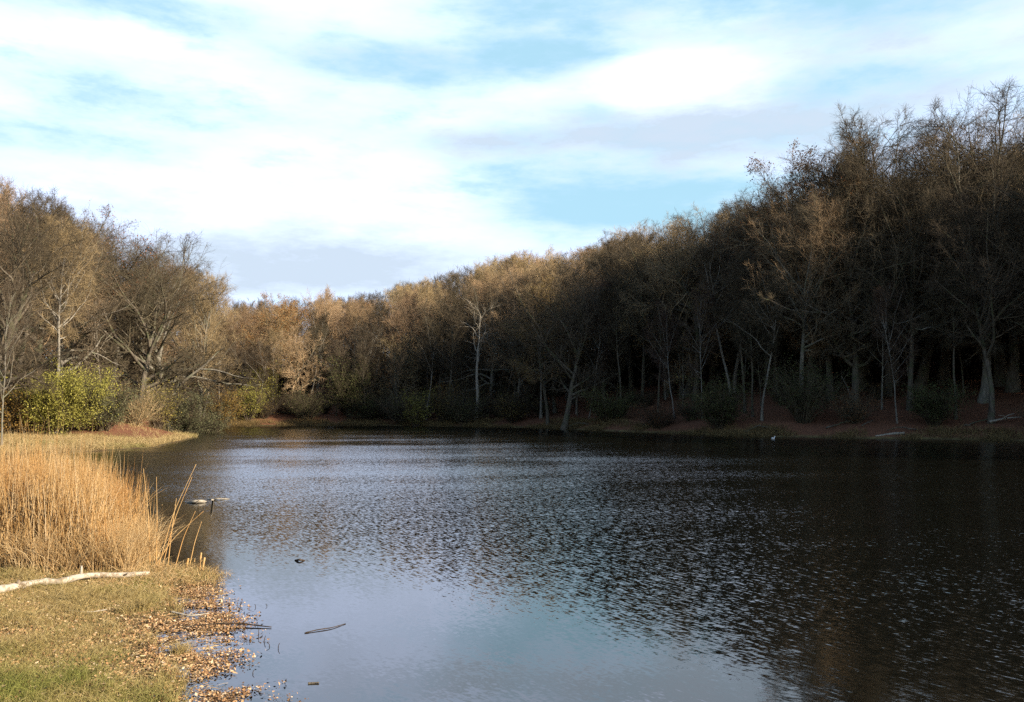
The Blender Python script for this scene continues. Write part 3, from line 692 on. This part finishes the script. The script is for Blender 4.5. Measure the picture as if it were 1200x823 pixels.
# leaf litter
b = MB()
P = scatter(20000, -8, -2.2, 5.5, 12.2, lambda x, y, d, u: (d > .02) & (u < .30 + .70 * sm(.0, .5, fbm(x, y, 1.2, 8) + .3 * fbm(x, y, 4, 1) + .35 * sm(-6, -3.5, x))) & (x / y > -.68), r); P[:, 2] += .02
b.leaves(P, .016 + .034 * r.random(len(P)) ** 1.7, r, up=1.4)
tag(link('bank_leaf_litter', b.mesh('bank_leaf_litter', M['litter'])), 'scattered small fallen leaves lying in the bank grass', 'leaf litter', kind='stuff')
b = MB()
def float_cond(x, y, d, u):
    px = 600 + 1000 * x / y; py = 477 + 2500 / y
    edge = np.interp(y, [5.8, 7.2, 7.6, 8.2, 9.0, 9.8, 10.6, 11.4, 12.5], [-1.3, -1.8, -2.0, -2.55, -2.6, -2.85, -3.2, -3.8, -4.1])
    return (x < edge + .1 + .2 * fbm(x, y, 6, 1)) & (d < .12) & (u < sm(-.3, .35, fbm(x, y, 3.2, 5) + .25 * fbm(x, y, 9, 2)) * (.10 + .90 * sm(-.05, .6, edge - x)) + .05 * sm(.2, .7, edge - x))
P = scatter(16000, -5.2, -1.0, 6.2, 12.6, float_cond, r); P[:, 2] = np.maximum(P[:, 2] * 0 + .012 + .012 * r.random(len(P)), P[:, 2] + .015)
b.leaves(P, .012 + .032 * r.random(len(P)) ** 1.8, r, up=2.2, fold=.15)
tag(link('floating_leaf_litter', b.mesh('floating_leaf_litter', M['litter'])), 'raft of orange fallen leaves floating along the near water edge', 'leaf litter', kind='stuff')

b = MB()
P = scatter(3600, -6.5, -1.6, 6.2, 12.7, lambda x, y, d, u: (x < np.interp(y, [5.8, 7.2, 8.2, 9.8, 12.5], [-1.6, -2.1, -2.9, -3.1, -4.2])) & (d < 1.5) & (d > -1.2) & (u < .3 + .7 * sm(-.3, .3, fbm(x, y, 2.7, 3))), r); P[:, 2] = np.maximum(P[:, 2], 0) + .012
az_ = r.random(len(P)) * 6.283; L_ = .03 + .14 * r.random(len(P)) ** 2; D_ = np.stack([np.cos(az_), np.sin(az_), r.normal(size=len(P)) * .06], 1) * L_[:, None]
Q_ = np.stack([P, P + D_ * .5 + [0, 0, .004], P + D_], 1); b.tubes(Q_, np.full((len(P), 3), .0022) * (.6 + r.random((len(P), 1))), 3)
tag(link('straw_litter', b.mesh('straw_litter', M['straw'])), 'broken bits of dead stems strewn along the near water margin', 'plant litter', kind='stuff')
# individual larger leaves on the grass
lm = []
for s in range(4):
    b = MB(); n = 7; a = np.linspace(0, 2 * math.pi, 14, endpoint=False)
    rad = .5 + .10 * np.cos(a * 5 + s) ; xx = np.cos(a) * rad * 1.0; yy2 = np.sin(a) * rad * .62; zz = .10 * np.abs(np.sin(a)) + .05 * np.cos(a * 2 + s) + .09
    v = np.concatenate([np.stack([xx, yy2, zz], 1), [[0, 0, .03]]]); t = [(i, (i + 1) % 14, 14) for i in range(14)]
    b.add(v, None, t); st = np.array([[[-.5, 0, .1], [-.65, .02, .14], [-.8, .0, .12]]]); b.tubes(st, np.full((1, 3), .02), 3)
    lm.append(b.mesh('fallen_leaf', M['pale_leaf']))
P = scatter(70, -6.2, -2.6, 6.4, 10.8, lambda x, y, d, u: (d > .15) & (x / y > -.6) & (u < .25 + .75 * sm(0, .6, fbm(x, y, .9, 8))), r)
for i, p in enumerate(P):
    o = link('fallen_leaf', lm[i % 4], None, (p[0], p[1], p[2] + .03)); s = .032 + .035 * r.random(); o.scale = (s, s, s)
    o.rotation_euler = (r.normal() * .25, r.normal() * .25, r.random() * 6.28)
    tag(o, 'single pale dry leaf lying on top of the bank grass', 'leaf', 'pale leaves on the bank grass')

# ------------------------------------------------------------------ single things
def stick(name, pts, r0, r1, mat, label, cat='branch', sides=8, group=None, wob=.0, cap=True):
    """a thing made of one bent tapering stick through world points; origin at the first point"""
    pts = np.array(pts, float); o = pts[0].copy(); K = max(14, len(pts) * 5)
    s = np.concatenate([[0], np.cumsum(np.linalg.norm(np.diff(pts, axis=0), axis=1))]); u = np.linspace(0, s[-1], K)
    P = np.stack([np.interp(u, s, pts[:, i]) for i in range(3)], 1)
    for _ in range(3): P[1:-1] = (P[:-2] + 2 * P[1:-1] + P[2:]) / 4
    rr = np.random.default_rng(int(abs(o[0]) * 1000) % 9999)
    P[1:-1] += rr.normal(size=(K - 2, 3)) * wob
    R = np.linspace(r0, r1, K) * (1 + .11 * rr.normal(size=K))
    b = MB(); b.tubes((P - o)[None], R[None], sides, cap)
    ob = link(name, b.mesh(name, M[mat]), None, o); tag(ob, label, cat, group); return ob
def gp(px, py, dz=0.0):
    d = ray(px, py); t = np.concatenate([np.arange(4, 30, .02), np.arange(30, 140, .05)]); Q = np.array([0, 0, CAM_H]) + d * t[:, None]
    g = np.maximum(ground(Q[:, 0], Q[:, 1]), 0); i = int(np.argmax(Q[:, 2] <= g)); p = Q[i].copy(); p[2] = g[i] + dz; return p
def gpw(px, py, dz=0.0): return on_ground(px, py, dz)
lg = [gp(-60, 716, .05), gp(0, 697, .06), gp(22, 692, .05), gp(45, 689, .085), gp(70, 688, .06), gp(95, 683, .09), gp(118, 680, .07), gp(145, 679, .05), gp(175, 677, .06)]
lgo = stick('fallen_branch', lg, .062, .03, 'log', 'long crooked pale branch lying across the bank before the reeds', sides=12)

for a_, dx, dy, dz, r0_ in [(2, .05, -.10, .09, .022), (5, -.03, .06, .12, .016), (7, .10, -.08, .05, .012)]:
    q_ = np.array(lg[a_]); o_ = np.array(lgo.location); P_ = np.stack([q_ - o_, q_ - o_ + np.array([dx, dy, dz]) * .6, q_ - o_ + np.array([dx, dy, dz])])
    b = MB(); b.tubes(P_[None], np.array([[r0_ * 1.5, r0_, r0_ * .8]]), 7, True); link('stub', b.mesh('stub', M['log']), lgo)
# half-sunk branch off the reeds
t = empty('sunken_branch', gpw(240, 587)); tag(t, 'half-sunk branch breaking the water beyond the reeds, one stub upright', 'branch')
def part_stick(name, parent, pts, r0, r1, mat):
    o = np.array(parent.location); pts = np.array(pts) - o; K = 12; s = np.concatenate([[0], np.cumsum(np.linalg.norm(np.diff(pts, axis=0), axis=1))]); u = np.linspace(0, s[-1], K)
    P = np.stack([np.interp(u, s, pts[:, i]) for i in range(3)], 1)
    for _ in range(2): P[1:-1] = (P[:-2] + 2 * P[1:-1] + P[2:]) / 4
    b = MB(); b.tubes(P[None], np.linspace(r0, r1, K)[None], 7, True); return link(name, b.mesh(name, M[mat]), parent)
part_stick('bough', t, [gpw(218, 590, -.03), gpw(228, 588, .05), gpw(238, 587, .06), gpw(243, 590, -.03)], .045, .04, 'bark_dead')
part_stick('bough', t, [gpw(243, 586, -.02), gpw(255, 584.5, .05), gpw(269, 585, .0)], .035, .015, 'bark_pale')
part_stick('stub', t, [gpw(250, 586, -.05), gpw(249, 586, .08), gpw(248, 586, .2)], .035, .022, 'bark_dead')
part_stick('twig', t, [gpw(232, 587, -.05), gpw(233.5, 587, .30)], .012, .006, 'straw')
t2 = [gpw(190, 592, -.05), gpw(190, 592, .16)]
stick('reed_stub', t2, .012, .008, 'reed', 'short broken reed stub in the dark water left of the half-sunk branch', 'reed', 5)
t2 = [gpw(204, 592, -.05), gpw(205, 592, .22)]
stick('reed_stub', t2, .012, .008, 'reed', 'taller broken reed stub in the dark water next to the half-sunk branch', 'reed', 5)
# floating twigs and specks
stick('floating_twig', [gpw(357, 742, .004), gpw(372, 738, .012), gpw(388, 736, .01), gpw(405, 731, .004)], .007, .004, 'stick', 'thin dark twig floating alone on the calm water', 'twig', 6)
stick('floating_twig', [gpw(346, 657, .0), gpw(351, 656, .03), gpw(357, 657, .0)], .018, .012, 'stick', 'small dark lump of wood floating off the reed point', 'twig', 6)
stick('floating_twig', [gpw(361, 801, .004), gpw(374, 800, .008)], .010, .006, 'bark', 'tiny brown twig floating nearest the bottom of the photo', 'twig', 6)
stick('floating_stick', [gp(200, 720, .03), gpw(222, 722, .03), gpw(245, 719, .025)], .012, .008, 'bark_dead', 'pale straight stick lying over the leaf raft', 'stick', 6)
stick('floating_stick', [gpw(215, 735, .02), gpw(255, 731, .03), gpw(285, 731, .025), gpw(318, 735, .01)], .014, .006, 'stick', 'long dark stick reaching out from the leaf raft into open water', 'stick', 6)
stick('floating_stick', [gp(228, 683, .03), gpw(245, 683, .03), gpw(252, 684, .01)], .016, .01, 'stick', 'short dark stick at the tip of the reed point', 'stick', 6)
stick('floating_stick', [gp(80, 719, .03), gp(105, 721, .03), gp(125, 718, .03)], .008, .006, 'bark_dead', 'thin pale stick lying in the grass below the crooked branch', 'stick', 6)
# water plants: thin dead stems off the raft
for i, (px, py, h) in enumerate([(303, 744, .12), (309, 752, .10), (315, 758, .07), (326, 760, .09), (297, 790, .06), (262, 706, .08), (282, 710, .1), (299, 712, .06), (312, 711, .05)]):
    p = gpw(px, py); o = stick('water_stem', [p - [0, 0, .05], p + [.01 * math.sin(i), 0, h * .35], p + [.025 * math.sin(i * 2.3), .01, h * .6]], .005, .003, 'stick', 'thin dark dead stem poking from the water beside the leaf raft', 'plant stem', 5, 'dead stems beside the leaf raft')
# tall reeds standing apart at the right end of the bed
rl = [(184, 668, 222, 545, 'tallest'), (190, 664, 218, 560, 'slightly bowed'), (178, 668, 232, 600, 'far-leaning'), (196, 668, 200, 585, 'upright'), (176, 664, 160, 550, 'left-leaning'), (183, 662, 176, 560, 'straight thin'), (205, 664, 223, 600, 'short slanting'), (222, 662, 231, 612, 'lone outer')]
for px, py, tx, ty, w in rl:
    p = gp(px, py, -.03); hgt = (py - ty) / 1000 * p[1] * 1.0
    e = p + [(tx - px) / 1000 * p[1], .15, hgt]; mid = (p + e) / 2 + [(px - tx) / 1000 * p[1] * .12, .0, hgt * .04]
    stick('reed_stalk', [p, mid, e], .0075, .003, 'reed', '%s dry reed stalk standing apart at the water end of the reed bed' % w, 'reed', 5)
for px, py, h, w in [(226, 670, .22, 'shorter thick'), (233, 671, .32, 'tallest'), (218, 668, .2, 'bent grey'), (237, 672, .26, 'pale outermost')]:
    p = gp(px, py, -.03); stick('cut_reed', [p, p + [.01, 0, h * .5], p + [.03, 0, h]], .017, .014, 'reed', '%s broken reed stump at the tip of the reed point' % w, 'reed', 6)
# grass tufts on the bank
for px, py, n, h, lab in [(86, 706, 140, .16, 'straw-yellow grass tuft just below the crooked branch'), (166, 716, 200, .2, 'green-yellow grass tuft near the water margin'), (148, 720, 120, .15, 'small pale grass tuft left of the green-yellow tuft'), (212, 768, 120, .16, 'green grass tuft at the edge of the leaf raft')]:
    p = gp(px, py); b = MB(); q = np.clip(r.normal(size=(n, 3)), -1.6, 1.6) * [.05, .05, 0]
    b.blades(q, h * (.6 + .6 * r.random(n)), np.full(n, .005), .35, r, .6, 5)
    tag(link('grass_tuft', b.mesh('grass_tuft', M['grass']), None, p), lab, 'grass tuft')
# right shore: stranded pale wood
p0 = gp(1030, 512); stick('stranded_log', [gp(1026, 512.5, .05), gp(1046, 511, .18), gp(1060, 511, .2)], .07, .12, 'bark_dead', 'short pale log stranded at the waterline of the right shore', 'log', 10)
stick('leaning_pole', [gp(1000, 473, -.1), gp(1000, 473, 0) + np.array([-.5, 0, 1.5]), gp(1000, 473, 0) + np.array([-1.0, .1, 2.5])], .07, .04, 'bark_birch', 'thin pale stem leaning left on the shaded bank', 'dead stem', 7)
t = empty('fallen_bough', gp(1178, 496)); tag(t, 'pale fallen bough with forked ends lying on the russet bank', 'branch')
c = np.array(t.location)
for a, b_, r0 in [((-1.2, 0, .1), (1.3, .1, .45), .09), ((-.3, 0, .25), (.5, -.4, .75), .05), ((.2, 0, .35), (-.8, -.5, .6), .045)]:
    part_stick('bough', t, [c + a, c + (np.array(a) + b_) / 2 + [0, 0, .1], c + b_], r0, r0 * .5, 'bark_dead')
for i, (px, py, L_, a_) in enumerate([(752, 500, 3.2, .3), (905, 503, 2.6, 2.6), (968, 503, 3.6, .15), (1075, 505, 2.4, 2.9), (1130, 500, 3.0, .5), (690, 498, 2.8, 2.7), (1010, 500, 1.8, .9)]):
    p = gp(px, py, .05); e = p + np.array([math.cos(a_) * L_, math.sin(a_) * L_ * .3, 0]); e[2] = gz(e[0], e[1]) + .35; m_ = (p + e) / 2; m_[2] = max(gz(m_[0], m_[1]), p[2]) + .25
    stick('fallen_bough', [p, m_, e], .07, .025, 'bark', 'dark fallen bough lying among sedge and leaves on the shaded right bank', 'branch', 7, 'dark boughs on the shaded right bank', wob=.03)
# waterbird: one continuous body
def bird(px, py):
    p = on_ground(px, py); bm = MB()
    prof = [(-.20, .005, .10), (-.17, .03, .085), (-.10, .075, .07), (0, .095, .06), (.09, .075, .07), (.14, .045, .11), (.16, .036, .17), (.18, .042, .215), (.215, .03, .215), (.235, .012, .205), (.275, .003, .20)]
    pts = np.array([[a, 0, z] for a, _, z in prof]); R = np.array([q for _, q, _ in prof])
    bm.tubes(pts[None], R[None], 12, True)
    o = link('waterbird', bm.mesh('waterbird', M['white']), None, p); o.rotation_euler = (0, 0, .5)
    tag(o, 'small white bird floating on the dark water off the right shore', 'bird')
bird(906, 515)

# ------------------------------------------------------------------ sky, sun, render settings
SUN_AZ, SUN_EL = 116.0, 23.0     # degrees clockwise from the view direction (+y); elevation
W = bpy.data.worlds.new('World'); SC.world = W; W.use_nodes = True; nt = W.node_tree
bg = nt.nodes['Background']
sky = N(nt, 'ShaderNodeTexSky'); sky.sky_type = 'NISHITA'; sky.sun_disc = False
sky.sun_elevation = math.radians(SUN_EL); sky.sun_rotation = math.radians(SUN_AZ); sky.air_density = 1.0; sky.dust_density = .6; sky.ozone_density = 1.2
tc = N(nt, 'ShaderNodeTexCoord'); gen = tc.outputs['Generated']
def mapd(loc, sc):
    mp = N(nt, 'ShaderNodeMapping'); mp.inputs['Location'].default_value = loc; mp.inputs['Scale'].default_value = sc; nt.links.new(gen, mp.inputs[0]); return mp.outputs[0]
def blob(px, py, sx, sy):
    d = ray(px, py); d = d / np.linalg.norm(d); k = 1000.0
    isx, isz = k / sx, k / sy
    mp = N(nt, 'ShaderNodeMapping'); mp.inputs['Scale'].default_value = (isx, 2.0, isz); mp.inputs['Location'].default_value = (-d[0] * isx, -d[1] * 2.0, -d[2] * isz); nt.links.new(gen, mp.inputs[0])
    l = N(nt, 'ShaderNodeVectorMath', operation='LENGTH'); nt.links.new(mp.outputs[0], l.inputs[0])
    lo = l.outputs['Value']
    return mth(nt, 'EXPONENT', mth(nt, 'MULTIPLY', mth(nt, 'MULTIPLY', lo, lo), -1.0))
def msum(items):
    tot = None
    for b_, w in items:
        v = mth(nt, 'MULTIPLY', b_, w); tot = v if tot is None else mth(nt, 'ADD', tot, v)
    return tot
n1 = noise_f(nt, mapd((.3, .1, .0), (1.6, 1.6, 6.0)), 2.2, 6, .55)
n2 = noise_f(nt, mapd((2.3, .7, .4), (1.8, 1.8, 6.0)), 6.0, 10, .64)
nz = mth(nt, 'ADD', mth(nt, 'MULTIPLY', mth(nt, 'SUBTRACT', n1, .5), 1.5), mth(nt, 'MULTIPLY', mth(nt, 'SUBTRACT', n2, .5), 1.0))
bias = msum([(blob(200, 110, 420, 140), .24), (blob(400, 245, 280, 48), .5), (blob(250, 25, 190, 50), .35), (blob(795, 100, 62, 26), 1.3), (blob(700, 128, 60, 14), -.3), (blob(1000, 150, 420, 170), .22),
             (blob(650, 62, 110, 24), -.5), (blob(690, 240, 130, 30), -.6), (blob(440, 70, 120, 24), -.35), (blob(100, -10, 190, 22), -.7), (blob(340, 312, 260, 45), .5), (blob(80, 165, 120, 18), -.3)])
cover = mth(nt, 'ADD', nz, bias)
cloud = N(nt, 'ShaderNodeMapRange'); cloud.interpolation_type = 'SMOOTHSTEP'
for k_, vv in ((1, -.26), (2, .42), (3, 0), (4, 1)): cloud.inputs[k_].default_value = vv
nt.links.new(cover, cloud.inputs[0])
# grey undersides
und = msum([(blob(340, 312, 260, 40), 1.0), (blob(790, 96, 70, 24), -1.2), (blob(810, 155, 170, 30), .8), (blob(1000, 80, 330, 130), .5), (blob(560, 165, 120, 14), .45), (blob(440, 65, 120, 25), .35)])
und = mth(nt, 'ADD', und, mth(nt, 'MULTIPLY', mth(nt, 'SUBTRACT', n2, .46), 1.9), True)
K_ = 5.5
ccol = mix(nt, und, (1.10 * K_, 1.28 * K_, 1.70 * K_), (.67 * K_, .80 * K_, .96 * K_))
base = mix(nt, .85, sky.outputs[0], (.50 * K_, .84 * K_, 1.03 * K_))
skyc = mix(nt, cloud.outputs[0], base, ccol)
# clouds only in the part of the sky the photo looks at; clear sky elsewhere
front = N(nt, 'ShaderNodeSeparateXYZ'); nt.links.new(gen, front.inputs[0])
fm = N(nt, 'ShaderNodeMapRange'); fm.interpolation_type = 'SMOOTHSTEP'
for k_, vv in ((1, .35), (2, .75), (3, 0), (4, 1)): fm.inputs[k_].default_value = vv
nt.links.new(mth(nt, 'SUBTRACT', front.outputs[1], mth(nt, 'MULTIPLY', front.outputs[0], .1)), fm.inputs[0])
fin = mix(nt, fm.outputs[0], sky.outputs[0], skyc)
nt.links.new(fin, bg.inputs[0]); bg.inputs[1].default_value = .09
sun = bpy.data.lights.new('sun', 'SUN'); sun.energy = 5.0; sun.angle = math.radians(.5); sun.color = (1, .86, .68)
so = bpy.data.objects.new('sun', sun); COL.objects.link(so)
az, el = math.radians(SUN_AZ), math.radians(SUN_EL)
sd = Vector((math.sin(az) * math.cos(el), math.cos(az) * math.cos(el), math.sin(el)))
so.rotation_euler = sd.to_track_quat('Z', 'Y').to_euler()
SC.view_settings.view_transform = 'Standard'; SC.view_settings.look = 'None'; SC.view_settings.exposure = 1.0; SC.view_settings.gamma = 1
try: SC.view_settings.use_curve_mapping = False
except Exception: pass
SC.render.engine = 'CYCLES'; cy = SC.cycles
cy.max_bounces = 4; cy.diffuse_bounces = 2; cy.glossy_bounces = 2; cy.transmission_bounces = 2; cy.transparent_max_bounces = 4
cy.caustics_reflective = False; cy.caustics_refractive = False
cy.use_denoising = False; cy.sample_clamp_indirect = 4; cy.sample_clamp_direct = 12
SC.render.use_persistent_data = False
